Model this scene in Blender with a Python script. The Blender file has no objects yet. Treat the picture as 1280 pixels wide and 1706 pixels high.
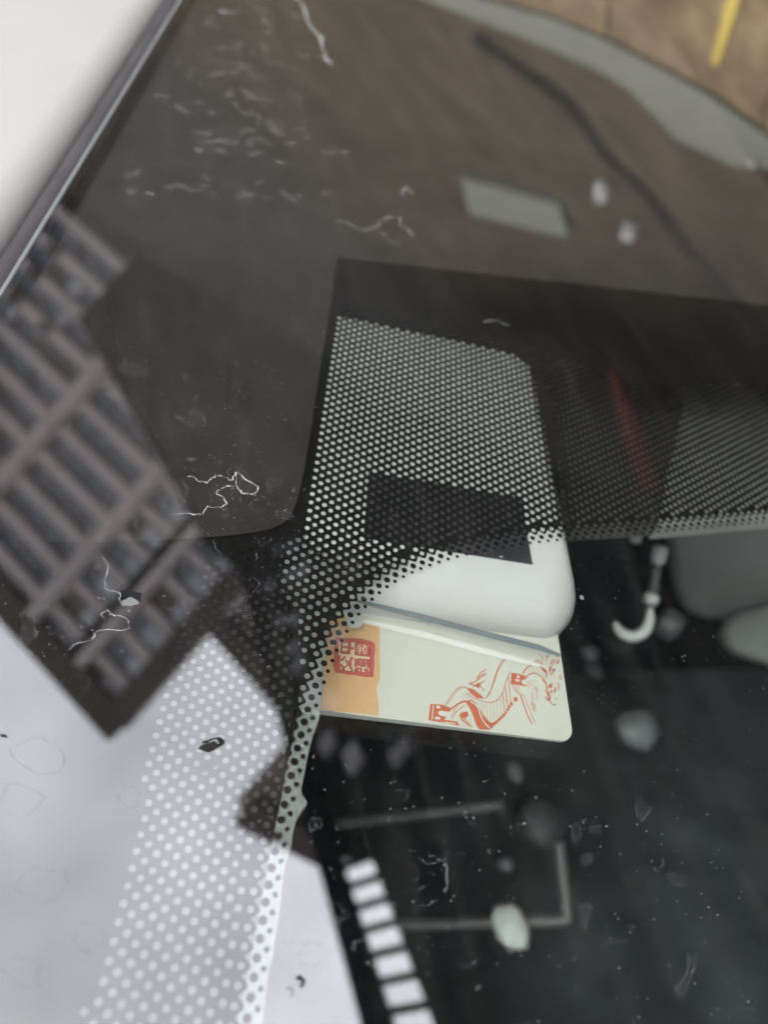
import bpy, bmesh, math, random
import numpy as np
from mathutils import Vector, Matrix
from mathutils.geometry import delaunay_2d_cdt
random.seed(7)
SC = bpy.context.scene
COL = SC.collection

# ------------------------------------------------------------------ camera geometry
F, CX, CY, Z0 = 1281.0, 640.0, 853.0, 0.18          # pixels of the 1280x1706 photograph; metres to the glass
def unit(v):
    v = np.array(v, float); return v / np.linalg.norm(v)
NRM = unit([.337, .838, 1.0])                        # glass normal in camera axes
UPC = unit([-.367, -.061, .91])                      # world up in camera axes
_m = np.array([.36, .9, 0.]); _m = unit(_m - (_m @ UPC) * UPC)
UPC = UPC * math.cos(math.radians(6)) + _m * math.sin(math.radians(6))
EX = unit(np.array([1., 0, 0]) - UPC[0] * UPC); EY = np.cross(UPC, EX)
ROT = np.array([EX, EY, UPC])                        # camera axes -> world
E1 = unit(np.cross([0, 1, 0], NRM)); E2 = np.cross(NRM, E1)
OW = np.array([0, 0, 1.5])                           # a point of the windscreen, 1.5 m above the ground
CAMW = OW + ROT @ np.array([0, 0, Z0])
def mat(rot, loc):
    M = Matrix.Identity(4)
    for i in range(3):
        for j in range(3): M[i][j] = rot[i][j]
        M[i][3] = loc[i]
    return M
GM = mat(np.column_stack([ROT @ E1, ROT @ E2, ROT @ NRM]), OW)   # glass frame -> world (u, v along the glass, h outwards)
def pg(px, py, h=0.0):
    """point of the plane at height h of the glass frame (metres) seen at a photograph pixel"""
    d = np.array([(px - CX) / F, -(py - CY) / F, -1.]); t = (-NRM[2] * Z0 + h) / (d @ NRM)
    P = d * t + np.array([0, 0, Z0])
    return (float(P @ E1), float(P @ E2))
def refl(px, py):
    d = unit([(px - CX) / F, -(py - CY) / F, -1.]); return ROT @ (d - 2 * (d @ NRM) * NRM)

cam = bpy.data.cameras.new("camera"); cam_o = bpy.data.objects.new("camera", cam); COL.objects.link(cam_o)
cam_o.matrix_world = mat(ROT, CAMW)
cam.sensor_fit = 'VERTICAL'; cam.sensor_height = 36; cam.sensor_width = 27
cam.lens = 36 * F / 1706
cam.clip_start = .01; cam.clip_end = 500
cam.dof.use_dof = True; cam.dof.focus_distance = .154
cam.dof.aperture_fstop = cam.lens / 2.5              # a 2.5 mm wide phone lens
cam.dof.aperture_blades = 0
SC.camera = cam_o
SC.render.resolution_x, SC.render.resolution_y = 769, 1024

# ------------------------------------------------------------------ overcast sky and soft sun
SUN_AZ, SUN_EL = 80.0, 74.0
world = bpy.data.worlds.new("World"); SC.world = world; world.use_nodes = True
wn = world.node_tree; wn.nodes.clear()
sky = wn.nodes.new('ShaderNodeTexSky'); sky.sky_type = 'NISHITA'; sky.sun_disc = False
sky.sun_elevation = math.radians(SUN_EL); sky.sun_rotation = math.radians(90 - SUN_AZ)
sky.air_density = 1.0; sky.dust_density = 3.0; sky.ozone_density = 1.0
hs = wn.nodes.new('ShaderNodeHueSaturation'); hs.inputs['Saturation'].default_value = .12
bg = wn.nodes.new('ShaderNodeBackground'); bg.inputs['Strength'].default_value = .15
wo = wn.nodes.new('ShaderNodeOutputWorld')
wtc = wn.nodes.new('ShaderNodeTexCoord'); wnz = wn.nodes.new('ShaderNodeTexNoise'); wnz.inputs['Scale'].default_value = 5.0; wnz.inputs['Detail'].default_value = 3; wnz.inputs['Roughness'].default_value = .5
wrp = wn.nodes.new('ShaderNodeMapRange'); wrp.inputs['From Min'].default_value = .3; wrp.inputs['From Max'].default_value = .7; wrp.inputs['To Min'].default_value = .76; wrp.inputs['To Max'].default_value = 1.14   # soft cloud cover over the whole sky
wmx = wn.nodes.new('ShaderNodeVectorMath'); wmx.operation = 'SCALE'
wn.links.new(wtc.outputs['Generated'], wnz.inputs['Vector']); wn.links.new(wnz.outputs['Fac'], wrp.inputs['Value']); wn.links.new(wrp.outputs[0], wmx.inputs['Scale'])
wn.links.new(sky.outputs[0], hs.inputs['Color']); wn.links.new(hs.outputs[0], wmx.inputs[0]); wn.links.new(wmx.outputs[0], bg.inputs[0]); wn.links.new(bg.outputs[0], wo.inputs[0])
sl = bpy.data.lights.new("sun", 'SUN'); sl.energy = .6; sl.angle = math.radians(25); sl.color = (1, .97, .93)
so = bpy.data.objects.new("sun", sl); COL.objects.link(so)
_a, _e = math.radians(SUN_AZ), math.radians(SUN_EL)
so.rotation_euler = Vector((math.cos(_a) * math.cos(_e), math.sin(_a) * math.cos(_e), math.sin(_e))).to_track_quat('Z', 'Y').to_euler()
vs = SC.view_settings; vs.view_transform = 'Standard'; vs.look = 'None'; vs.gamma = 1; vs.use_curve_mapping = False
vs.exposure = 1.92
SC.render.engine = 'CYCLES'
SC.cycles.use_denoising = True
world.cycles.sampling_method = 'NONE'
SC.cycles.use_adaptive_sampling = True
SC.cycles.adaptive_threshold = .015
SC.cycles.transparent_max_bounces = 14
SC.cycles.max_bounces = 5
SC.cycles.diffuse_bounces = 2
SC.cycles.glossy_bounces = 3

# ------------------------------------------------------------------ materials
def lin(r, g, b): return tuple(((c / 255 / 12.92) if c / 255 <= .04045 else ((c / 255 + .055) / 1.055) ** 2.4) for c in (r, g, b)) + (1,)
class NT:
    def __init__(s, name):
        s.m = bpy.data.materials.new(name); s.m.use_nodes = True; s.t = s.m.node_tree; s.t.nodes.clear()
        s.out = s.n('ShaderNodeOutputMaterial')
    def n(s, k, **kw):
        o = s.t.nodes.new(k)
        for a, b in kw.items(): setattr(o, a, b)
        return o
    def l(s, a, b): s.t.links.new(a, b)
    def math(s, op, a, b=None, c=None):
        o = s.n('ShaderNodeMath', operation=op)
        for i, x in enumerate((a, b, c)):
            if x is None: continue
            if hasattr(x, 'links'): s.l(x, o.inputs[i])
            else: o.inputs[i].default_value = x
        return o.outputs[0]
    def noise(s, scale, detail=4, rough=.55, vec=None, dist=0):
        o = s.n('ShaderNodeTexNoise'); o.inputs['Scale'].default_value = scale; o.inputs['Detail'].default_value = detail
        o.inputs['Roughness'].default_value = rough; o.inputs['Distortion'].default_value = dist
        if vec is not None: s.l(vec, o.inputs['Vector'])
        return o.outputs['Fac']
    def ramp(s, fac, stops):
        o = s.n('ShaderNodeValToRGB'); s.l(fac, o.inputs[0]); e = o.color_ramp.elements
        while len(e) < len(stops): e.new(.5)
        for i, (p, c) in enumerate(stops):
            e[i].position = p; e[i].color = c if len(c) == 4 else tuple(c) + (1,)
        return o.outputs[0]
    def coord(s, kind='Object', scale=None):
        o = s.n('ShaderNodeTexCoord').outputs[kind]
        if scale is None: return o
        mp = s.n('ShaderNodeMapping'); mp.inputs['Scale'].default_value = scale; s.l(o, mp.inputs[0]); return mp.outputs[0]
def g(v): return (v, v, v, 1)
def simple(name, c, rough=.5, var=.12, scale=40., spec=.5, metal=0., bump=0., bscale=200.):
    t = NT(name); b = t.n('ShaderNodeBsdfPrincipled'); v = t.coord()
    c = tuple(c)[:3]
    t.l(t.ramp(t.noise(scale, 3, .6, v), [(.25, tuple(x * (1 - var) for x in c)), (.75, tuple(min(1, x * (1 + var)) for x in c))]), b.inputs['Base Color'])
    b.inputs['Roughness'].default_value = rough; b.inputs['Metallic'].default_value = metal; b.inputs['Specular IOR Level'].default_value = spec
    if bump:
        bp = t.n('ShaderNodeBump'); bp.inputs['Strength'].default_value = bump; bp.inputs['Distance'].default_value = .001
        t.l(t.noise(bscale, 3, .6, v), bp.inputs['Height']); t.l(bp.outputs[0], b.inputs['Normal'])
    t.l(b.outputs[0], t.out.inputs[0]); return t.m

def glass_mat(name, dusty, GLASS_F0=.172):
    t = NT(name); geo = t.n('ShaderNodeNewGeometry'); dp = t.n('ShaderNodeVectorMath', operation='DOT_PRODUCT')
    t.l(geo.outputs['Normal'], dp.inputs[0]); t.l(geo.outputs['Incoming'], dp.inputs[1])
    c = t.math('SUBTRACT', 1.0, t.math('ABSOLUTE', dp.outputs['Value']))
    fr = t.math('MULTIPLY_ADD', t.math('POWER', c, 5.0), 1 - GLASS_F0, GLASS_F0)
    tr = t.n('ShaderNodeBsdfTransparent'); tr.inputs[0].default_value = (.955, .962, .955, 1)
    gl = t.n('ShaderNodeBsdfGlossy'); gl.inputs[0].default_value = (.97, .97, 1, 1); gl.inputs['Roughness'].default_value = 0
    mx = t.n('ShaderNodeMixShader'); t.l(fr, mx.inputs[0]); t.l(tr.outputs[0], mx.inputs[1]); t.l(gl.outputs[0], mx.inputs[2])
    last = mx.outputs[0]
    if dusty:
        v = t.coord()
        a = t.noise(14, 3, .65, v, .6); b = t.noise(90, 3, .7, v)
        vs_ = t.coord('Object', (60, 9, 1)); s = t.noise(3.2, 2, .6, vs_, .3)
        d = t.math('MULTIPLY', t.math('SUBTRACT', a, .36), t.math('MULTIPLY_ADD', b, 1.2, -.2))
        d = t.math('MAXIMUM', t.math('ADD', t.math('MULTIPLY', d, .04), t.math('MULTIPLY', t.math('SUBTRACT', s, .47), .045)), 0.0016)
        df = t.n('ShaderNodeBsdfDiffuse'); df.inputs[0].default_value = (.42, .39, .36, 1)
        m2 = t.n('ShaderNodeMixShader'); t.l(d, m2.inputs[0]); t.l(last, m2.inputs[1]); t.l(df.outputs[0], m2.inputs[2]); last = m2.outputs[0]
    t.l(last, t.out.inputs[0]); return t.m
def film_mat(name, color, alpha, rough=.5, var=.0, scale=60):
    t = NT(name); p = t.n('ShaderNodeBsdfPrincipled'); p.inputs['Base Color'].default_value = tuple(color)[:3] + (1,); p.inputs['Roughness'].default_value = rough
    tr = t.n('ShaderNodeBsdfTransparent'); mx = t.n('ShaderNodeMixShader')
    if var:
        al = t.math('MULTIPLY_ADD', t.noise(scale, 4, .6, t.coord()), 2 * var, alpha - var); t.l(al, mx.inputs[0])
    else: mx.inputs[0].default_value = alpha
    t.l(tr.outputs[0], mx.inputs[1]); t.l(p.outputs[0], mx.inputs[2]); t.l(mx.outputs[0], t.out.inputs[0]); return t.m
M = {}
M['glass'] = glass_mat('windscreen glass', True)
M['glass_in'] = glass_mat('windscreen glass inner face', False, .12)
M['glass_edge'] = simple('ground glass edge', (.13, .14, .145), .4, .1, 80)
M['frit'] = simple('black ceramic enamel', (.0035, .0035, .0033), .7, .2, 120, .08)
M['shade'] = simple('matt black film', (.013, .0122, .0115), .7, .25, 90, .1)
def worn_film():
    t = NT('matt black film, worn away at one end'); p = t.n('ShaderNodeBsdfPrincipled'); p.inputs['Roughness'].default_value = .7; p.inputs['Specular IOR Level'].default_value = .1
    v = t.coord(); t.l(t.ramp(t.noise(60, 3, .6, v), [(.25, (.0165, .0150, .0140)), (.75, (.027, .0250, .0235))]), p.inputs['Base Color'])
    sx = t.n('ShaderNodeSeparateXYZ'); t.l(v, sx.inputs[0])
    mr = t.n('ShaderNodeMapRange', interpolation_type='SMOOTHSTEP'); mr.inputs['From Min'].default_value = -.095; mr.inputs['From Max'].default_value = -.035
    t.l(t.math('MULTIPLY_ADD', sx.outputs[1], .25, sx.outputs[0]), mr.inputs['Value'])
    tr = t.n('ShaderNodeBsdfTransparent'); mx = t.n('ShaderNodeMixShader'); t.l(mr.outputs[0], mx.inputs[0]); t.l(tr.outputs[0], mx.inputs[1]); t.l(p.outputs[0], mx.inputs[2])
    t.l(mx.outputs[0], t.out.inputs[0]); return t.m
M['worn'] = worn_film()
M['seal'] = simple('black rubber seal', (.045, .042, .045), .7, .2, 60, .2)
M['paint'] = simple('white car paint', (.30, .296, .293), .35, .025, 30, .3)
M['film'] = film_mat('pale adhesive film', (.60, .68, .65), .20, .4, .05, 160)
M['flake'] = film_mat('dried residue skin', (.6, .6, .62), .008, .6, .007, 300)
M['ridge'] = film_mat('dried residue rim', (.7, .7, .73), .09, .6, .09, 900)
M['stain'] = film_mat('dried water mark', (.16, .16, .17), .07, .7, .07, 700)
M['ridge_strong'] = film_mat('thick dried residue rim', (.8, .8, .82), .26, .5, .26, 900)
M['speck'] = film_mat('pale dust specks', (.75, .75, .75), .45, .6)
M['chip'] = simple('bare dark chip', (.012, .012, .013), .8, .3, 300, .05)
M['chip_edge'] = simple('bright chip rim', (.12, .125, .13), .3, .1, 300)
M['plastic'] = simple('white plastic housing', (.47, .485, .468), .38, .02, 60, .4)
M['solar'] = simple('dark patch', (.026, .026, .029), .35, .3, 300, .4, 0, .3, 900)
M['strip'] = simple('grey green acrylic edge', (.15, .18, .19), .3, .05, 60)
M['tray'] = simple('pale tray plastic', (.46, .50, .475), .4, .03, 60)
M['cabin'] = simple('dark cabin lining', (.010, .011, .012), .9, .5, 7, .05)
M['headliner'] = simple('grey headliner cloth', (.13, .13, .13), .9, .1, 60, .05)
M['dash'] = simple('black grained dashboard', (.021, .026, .027), .8, .8, 16, .15, 0, .4, 300)  # lifted tone and strong mottling paint in a grey reflected haze
M['greypanel'] = simple('grey interior panel', (.30, .33, .315), .8, .12, 12, .1)
M['lightpanel'] = simple('pale interior panel', (.25, .275, .262), .8, .15, 12, .05)
M['palecover'] = simple('pale grey cover', (.52, .54, .50), .8, .2, 40, .05)
M['darkcover'] = simple('charcoal cover', (.17, .17, .155), .8, .2, 40, .05)
M['metal_sheen'] = simple('pale metal sheen', (.42, .45, .44), .35, .05, 40, .5, 0.)  # pale non-metallic colour stands in for the metal's bright reflections
M['wire'] = simple('grey green wire', (.075, .09, .085), .5, .1, 40)
M['knob'] = simple('grey knob plastic', (.15, .17, .17), .45, .1, 40)
M['dimknob'] = simple('dim knob plastic', (.05, .06, .06), .5, .1, 40)
M['pebble'] = simple('pale crystal', (.60, .68, .63), .5, .15, 60)
# card
def card_mat():
    t = NT('printed card face'); b = t.n('ShaderNodeBsdfPrincipled'); v = t.coord()
    w = t.n('ShaderNodeTexWave', wave_type='RINGS', rings_direction='SPHERICAL'); w.inputs['Scale'].default_value = 130; w.inputs['Distortion'].default_value = 9
    w.inputs['Detail'].default_value = 1; w.inputs['Detail Scale'].default_value = 60; t.l(v, w.inputs[0])
    t.l(t.ramp(w.outputs['Fac'], [(.3, (.485, .505, .43)), (.8, (.515, .535, .465))]), b.inputs['Base Color'])
    b.inputs['Roughness'].default_value = .4; t.l(b.outputs[0], t.out.inputs[0]); return t.m
M['card'] = card_mat()
M['orange'] = simple('tan orange print', (.53, .335, .165), .45, .05, 900)
M['red'] = simple('red seal print', (.42, .085, .07), .5, .1, 600)
M['brown'] = simple('dark red outline print', (.12, .032, .025), .5, .1, 600)
M['cream'] = simple('cream print', (.56, .48, .31), .5, .05, 600)
M['wallred'] = simple('vermilion print', (.44, .115, .055), .5, .08, 600)
M['pale'] = simple('card white print', (.53, .55, .48), .45, .02, 600)
# surroundings
M['facade'] = simple('brown grey facade', (.23, .19, .185), .9, .15, .6, .1)
M['bandpaint'] = simple('pinkish grey concrete', (.82, .72, .71), .9, .1, .8, .1)
M['parapet'] = simple('dark brown parapet', (.12, .10, .096), .9, .2, .7, .05)
M['pane'] = simple('blue grey window pane', (.22, .25, .30), .25, .3, .9, .5)
M['paleblind'] = simple('pale blind', (.72, .74, .80), .6, .2, 1.2)
M['paletile'] = simple('weathered pale tile', (.25, .245, .27), .9, .5, 2.5, .0)
M['whitetile'] = simple('white tile panel', (.85, .85, .85), .5, .05, 3)
M['nearwall'] = simple('dark render wall', (.014, .015, .0155), 1, .3, .5, .0)
M['fascia'] = simple('black fascia', (.006, .007, .008), 1, .3, 2, .0)
M['kerb'] = simple('pale green grey concrete', (.135, .140, .108), .8, .12, 9)
M['yellow'] = simple('yellow road paint', (.40, .30, .05), .7, .15, 20)
M['board'] = simple('pale board', (.165, .175, .140), .7, .08, 12)
M['redplank'] = simple('red plank paint', (.075, .014, .009), .8, .3, 10, .1)
M['stone'] = simple('white stone', (.42, .42, .40), .7, .15, 30)
M['drain'] = simple('dark drain slot', (.012, .0105, .009), 1, .2, 20, .0)
def ground_mat():
    t = NT('worn brown paving'); b = t.n('ShaderNodeBsdfPrincipled'); v = t.coord()
    mp = t.n('ShaderNodeMapping'); mp.inputs['Rotation'].default_value = (0, 0, math.radians(-66)); mp.inputs['Scale'].default_value = (1.1, 3.0, 1); t.l(v, mp.inputs[0])
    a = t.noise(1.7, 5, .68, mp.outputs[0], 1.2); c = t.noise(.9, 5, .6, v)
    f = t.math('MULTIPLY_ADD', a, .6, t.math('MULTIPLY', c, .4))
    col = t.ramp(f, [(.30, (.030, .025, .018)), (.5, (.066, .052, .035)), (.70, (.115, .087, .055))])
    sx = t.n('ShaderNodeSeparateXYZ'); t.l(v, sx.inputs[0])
    far_ = t.math('ADD', t.math('MULTIPLY_ADD', sx.outputs[1], .05, sx.outputs[0]), t.math('MULTIPLY_ADD', c, 1.6, -1.75))   # darker towards the boundary wall
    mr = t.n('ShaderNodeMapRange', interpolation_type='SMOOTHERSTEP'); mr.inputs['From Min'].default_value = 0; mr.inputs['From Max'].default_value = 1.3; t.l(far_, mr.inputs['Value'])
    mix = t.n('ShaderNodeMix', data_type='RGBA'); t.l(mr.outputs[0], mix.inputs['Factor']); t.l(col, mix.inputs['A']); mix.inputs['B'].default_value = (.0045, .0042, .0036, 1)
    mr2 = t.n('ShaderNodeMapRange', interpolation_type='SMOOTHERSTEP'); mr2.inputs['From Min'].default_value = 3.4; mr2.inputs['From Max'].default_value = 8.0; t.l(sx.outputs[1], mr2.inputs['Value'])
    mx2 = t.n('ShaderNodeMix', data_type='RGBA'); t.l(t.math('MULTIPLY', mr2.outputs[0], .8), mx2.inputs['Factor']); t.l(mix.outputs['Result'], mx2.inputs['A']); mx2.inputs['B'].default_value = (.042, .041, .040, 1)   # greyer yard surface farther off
    t.l(mx2.outputs['Result'], b.inputs['Base Color'])
    b.inputs['Roughness'].default_value = 1; b.inputs['Specular IOR Level'].default_value = 0; t.l(b.outputs[0], t.out.inputs[0]); return t.m
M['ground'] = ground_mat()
M['asphalt'] = simple('dark asphalt', (.022, .021, .019), .95, .4, 1.1, .05)
M['slab'] = simple('tan paving slab', (.165, .118, .072), .9, .5, 9, .0)

# ------------------------------------------------------------------ mesh helpers
def mesh(name, verts, faces, material, mats=None, fmat=None, smooth=False):
    me = bpy.data.meshes.new(name); me.from_pydata([tuple(map(float, v)) for v in verts], [], faces)
    for m_ in (mats or [material]): me.materials.append(m_)
    if fmat: me.polygons.foreach_set('material_index', fmat)
    if smooth: me.polygons.foreach_set('use_smooth', [True] * len(me.polygons))
    me.update(); return me
def fix(me):
    bm = bmesh.new(); bm.from_mesh(me); bmesh.ops.recalc_face_normals(bm, faces=bm.faces); bm.to_mesh(me); bm.free(); return me
def link(name, me, parent=None, M4=None):
    """M4 is the wanted world matrix"""
    o = bpy.data.objects.new(name, me); COL.objects.link(o)
    M4 = M4 if M4 is not None else Matrix.Identity(4)
    if parent is not None:
        o.parent = parent; o.matrix_parent_inverse = Matrix.Identity(4); o.matrix_local = WM[parent.name].inverted() @ M4
    else: o.matrix_world = M4
    WM[o.name] = M4.copy(); return o
WM = {}
def tag(o, label=None, cat=None, group=None, kind=None):
    if label: o['label'] = label
    if cat: o['category'] = cat
    if group: o['group'] = group
    if kind: o['kind'] = kind
    return o
def thing(name, loc, label, cat, group=None, rot=None):
    M4 = (rot.copy() if rot is not None else Matrix.Identity(4)); M4.translation = Vector(loc)
    return tag(link(name, None, None, M4), label, cat, group)
def gpoint(u, v, h): return GM @ Vector((u, v, h))
def at(px, py, depth):
    """world point at a distance in front of the lens"""
    d = unit([(px - CX) / F, -(py - CY) / F, -1.]); return Vector(CAMW + ROT @ (d * depth))
def prism(poly, h0, h1):
    """closed slab over a polygon in the glass frame"""
    k = len(poly); vs_ = [(x, y, h1) for x, y in poly] + [(x, y, h0) for x, y in poly]
    return vs_, [tuple(range(k)), tuple(range(2 * k - 1, k - 1, -1))] + [(i, i + k, (i + 1) % k + k, (i + 1) % k) for i in range(k)]
def box(x0, x1, y0, y1, z0, z1):
    return [(x0, y0, z0), (x1, y0, z0), (x1, y1, z0), (x0, y1, z0), (x0, y0, z1), (x1, y0, z1), (x1, y1, z1), (x0, y1, z1)], \
        [(0, 3, 2, 1), (4, 5, 6, 7), (0, 1, 5, 4), (1, 2, 6, 5), (2, 3, 7, 6), (3, 0, 4, 7)]
def merge(parts):
    V, Fc = [], []
    for v, f in parts:
        o = len(V); V += list(v); Fc += [tuple(i + o for i in q) for q in f]
    return V, Fc
def tube(pts, radii, k=10, caps=True):
    pts = [np.array(p, float) for p in pts]; V, Fc = [], []
    up = np.array([.13, .31, .94])
    for i, p in enumerate(pts):
        d = unit(pts[min(i + 1, len(pts) - 1)] - pts[max(i - 1, 0)]); a = unit(np.cross(d, up)); b = np.cross(d, a)
        r = radii[i] if hasattr(radii, '__len__') else radii
        for j in range(k): V.append(p + r * (math.cos(2 * math.pi * j / k) * a + math.sin(2 * math.pi * j / k) * b))
    for i in range(len(pts) - 1):
        for j in range(k): Fc.append((i * k + j, i * k + (j + 1) % k, (i + 1) * k + (j + 1) % k, (i + 1) * k + j))
    if caps: Fc += [tuple(range(k)), tuple(range((len(pts) - 1) * k, len(pts) * k))]
    return V, Fc
def ribbon(pts, w, h, closed=False, jit=0.0):
    """flat stroke of width w along 2-D points at height h"""
    P = [np.array(p, float) for p in pts]; k = len(P); V, Fc = [], []
    for i, p in enumerate(P):
        a = P[(i - 1) % k] if (closed or i > 0) else P[i]; b = P[(i + 1) % k] if (closed or i < k - 1) else P[i]
        d = unit(b - a + 1e-12); nn = np.array([-d[1], d[0]]); ww = w * (1 + jit * random.uniform(-1, 1)) / 2
        if not closed and i in (0, k - 1): ww *= .55
        V += [tuple(p + nn * ww) + (h,), tuple(p - nn * ww) + (h,)]
    for i in range(k if closed else k - 1):
        j = (i + 1) % k; Fc.append((2 * i, 2 * i + 1, 2 * j + 1, 2 * j))
    return V, Fc
def catmull(P, per=6, closed=False):
    P = [np.array(p, float) for p in P]; k = len(P); out = []
    for i in range(k if closed else k - 1):
        if closed: p0, p1, p2, p3 = P[i - 1], P[i], P[(i + 1) % k], P[(i + 2) % k]
        else: p0, p1, p2, p3 = P[max(i - 1, 0)], P[i], P[i + 1], P[min(i + 2, k - 1)]
        for s in range(per):
            t = s / per
            out.append(.5 * (2 * p1 + (p2 - p0) * t + (2 * p0 - 5 * p1 + 4 * p2 - p3) * t * t + (3 * p1 - p0 - 3 * p2 + p3) * t ** 3))
    if not closed: out.append(P[-1])
    return out
def inside(pt, poly):
    x, y = pt; c = False; k = len(poly)
    for i in range(k):
        x1, y1 = poly[i]; x2, y2 = poly[i - 1]
        if (y1 > y) != (y2 > y) and x < (x2 - x1) * (y - y1) / (y2 - y1) + x1: c = not c
    return c
def rough(poly, amp, n=3):
    """midpoint-jittered outline"""
    P = [np.array(p, float) for p in poly]
    for _ in range(n):
        Q = []
        for i, p in enumerate(P):
            q = P[(i + 1) % len(P)]; L = np.linalg.norm(q - p)
            Q += [p, (p + q) / 2 + np.array([random.gauss(0, 1), random.gauss(0, 1)]) * L * amp]
        P = Q
    return P

# ================================================================== SETTING
gv, gf = [(-250, -250, 0), (250, -250, 0), (250, 250, 0), (-250, 250, 0)], [(0, 1, 2, 3)]
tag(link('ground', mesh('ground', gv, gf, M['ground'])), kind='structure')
# kerb strip, tan paving on the near side of it, drain slot
def gr(px, py, z=0.0):
    """point at height z whose mirror image falls on a photograph pixel"""
    d = np.array([(px - CX) / F, -(py - CY) / F, -1.]); t = (-NRM[2] * Z0 + .0046) / (d @ NRM)
    P = ROT @ (d * t + np.array([0, 0, Z0])) + OW; r = refl(px, py); P = P + r * ((z - P[2]) / r[2]); return (float(P[0]), float(P[1]))
kd = unit([1, -.9, 0])[:2]; kp = np.array([-kd[1], kd[0]])                     # along / across (away from the car)
if kp[1] < 0: kp = -kp
def strip2(s0, s1, c0, c1, z0, z1, o=(.52, 2.43)):
    o = np.array(o); q = [o + kd * s + kp * c for s, c in ((s0, c0), (s1, c0), (s1, c1), (s0, c1))]
    k = [(x, y, z1) for x, y in q] + [(x, y, z0) for x, y in q]
    return k, [(0, 1, 2, 3), (7, 6, 5, 4), (0, 4, 5, 1), (1, 5, 6, 2), (2, 6, 7, 3), (3, 7, 4, 0)]
ku = [gr(*p, .05) for p in [(711, 0), (805, 37), (917, 81), (999, 119), (1049, 150), (1092, 194), (1124, 231), (1180, 256), (1217, 275), (1280, 281)]]
kl = [gr(*p, .05) for p in [(1280, 228), (1186, 162), (1105, 119), (1011, 69), (917, 31), (805, 0)]]
kb = [(ku[0][0] - 2.2, ku[0][1] + 2.3)] + ku + [(ku[-1][0] + 1.5, ku[-1][1] - .9), (kl[0][0] + 1.3, kl[0][1] - 1.2)] + kl + [(kl[-1][0] - 2.2, kl[-1][1] + 2.0)]
tag(link('kerb', fix(mesh('kerb', *prism(kb, 0, .05), M['kerb']))), kind='structure')
pav = tag(link('pavement', mesh('pavement', *strip2(-6, 6, -1.6, -.17, 0, .030), M['drain'])), kind='structure')
for i in range(7):
    for j in range(3):
        s0 = -1.9 + i * .52 + (.2 if j % 2 else 0); c0 = -1.58 + j * .46
        me = mesh('paving_slab', *strip2(s0 + .004, s0 + .516, c0 + .004, c0 + .456, .030, .036 + random.uniform(0, .003)), M['slab'])
        link('paving_slab', me, pav)
dr = [gr(*p, .004) for p in [(790, 60), (880, 125), (942, 169), (980, 219), (1017, 269), (1080, 325), (1142, 412), (1230, 510), (1300, 590)]]
tag(link('drain_channel', mesh('drain_channel', *ribbon(catmull(dr, 4), .085, .004, jit=.3), M['drain'])), kind='structure')
y0, y1 = np.array(gr(1240, -60, .046)), np.array(gr(1191, 108, .046))
ym = link('painted_line', mesh('painted_line', *ribbon([y0, y0 * .6 + y1 * .4, y0 * .3 + y1 * .7, y1], .034, .046, jit=.2), M['yellow'])); tag(ym, kind='structure')

# ------------------------------------------------------------------ things lying on the ground in front of the car
bd = [gr(*p, .03) for p in [(770, 297), (930, 341), (947, 397), (783, 357)]]
tag(link('pale_board', fix(mesh('pale_board', *prism(bd, .004, .03), M['board']))),
    'pale green grey board lying flat, mirrored in the upper glass', 'board')
def lump(r, seed, sq=(1, 1, .7)):
    rnd = random.Random(seed); bm = bmesh.new(); bmesh.ops.create_icosphere(bm, subdivisions=2, radius=r)
    for v in bm.verts: v.co = Vector((v.co.x * sq[0], v.co.y * sq[1], v.co.z * sq[2])) * rnd.uniform(.78, 1.15)
    me = bpy.data.meshes.new('lump'); bm.to_mesh(me); bm.free(); return me
for i, (px, py, r, lb) in enumerate([(1005, 320, .048, 'whiter stone mirrored above, nearer the pale board'), (1050, 385, .052, 'longer white stone mirrored below its twin, farther from the board'), (1255, 271, .014, 'tiny white lump for a bright glint, mirrored on the pale kerb')]):  # the last, tiny lump is a bright glint given solid form
    z = .05 if i == 2 else 0; x, y = gr(px, py, z + r * .5)
    me = lump(r, i, (1.25, .75, .7)); me.materials.append(M['stone'])
    tag(link('white_stone', me, None, Matrix.Translation((x, y, z + r * .5)) @ Matrix.Rotation(.9, 4, 'Z')), lb, 'stone', 'white stones on the ground')
rp = [gr(*p, .03) + (.03,) for p in [(1022, 610), (1045, 670), (1065, 730), (1085, 800)]]
tag(link('red_plank', fix(mesh('red_plank', *tube(rp, [.03, .07, .09, .08], 6), M['redplank']))),
    'dull red plank on the ground, mirrored behind the fine dots at right', 'plank')

# ------------------------------------------------------------------ buildings the glass mirrors
def building(name, P, d, length, height, depth, label):
    """facade from P along d; local x along the facade, y to the back, z up"""
    d = unit([d[0], d[1], 0]); back = np.array([d[1], -d[0], 0]);
    if back @ np.array([P[0], P[1], 0]) < 0: back = -back
    R4 = mat(np.column_stack([d, back, [0, 0, 1]]), (P[0], P[1], 0))
    t = thing(name, (P[0], P[1], 0), label, 'building', None, R4)
    wall = link('wall', fix(mesh('wall', *box(0, length, 0, depth, 0, height), M['facade'])), t, R4)
    return t, wall, R4
A, awall, RA = building('apartment_building', (13.0, 37.8), (-.79, .61), 34, 19.4, 1.2, 'tall brown apartment block with pale floor bands, mirrored at the lower left')
def part(name, bx, m_, par, R4): return link(name, fix(mesh(name, *bx, m_)), par, R4)
part('parapet', box(-.15, 34.1, -.75, 0, 18.2, 19.75), M['parapet'], A, RA)
part('corner_column', box(-.12, .95, -.8, 0, 0, 18.2), M['parapet'], A, RA)
part('recess_strip', box(4.15, 4.75, -.42, 0, 0, 18.2), M['fascia'], A, RA)
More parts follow.
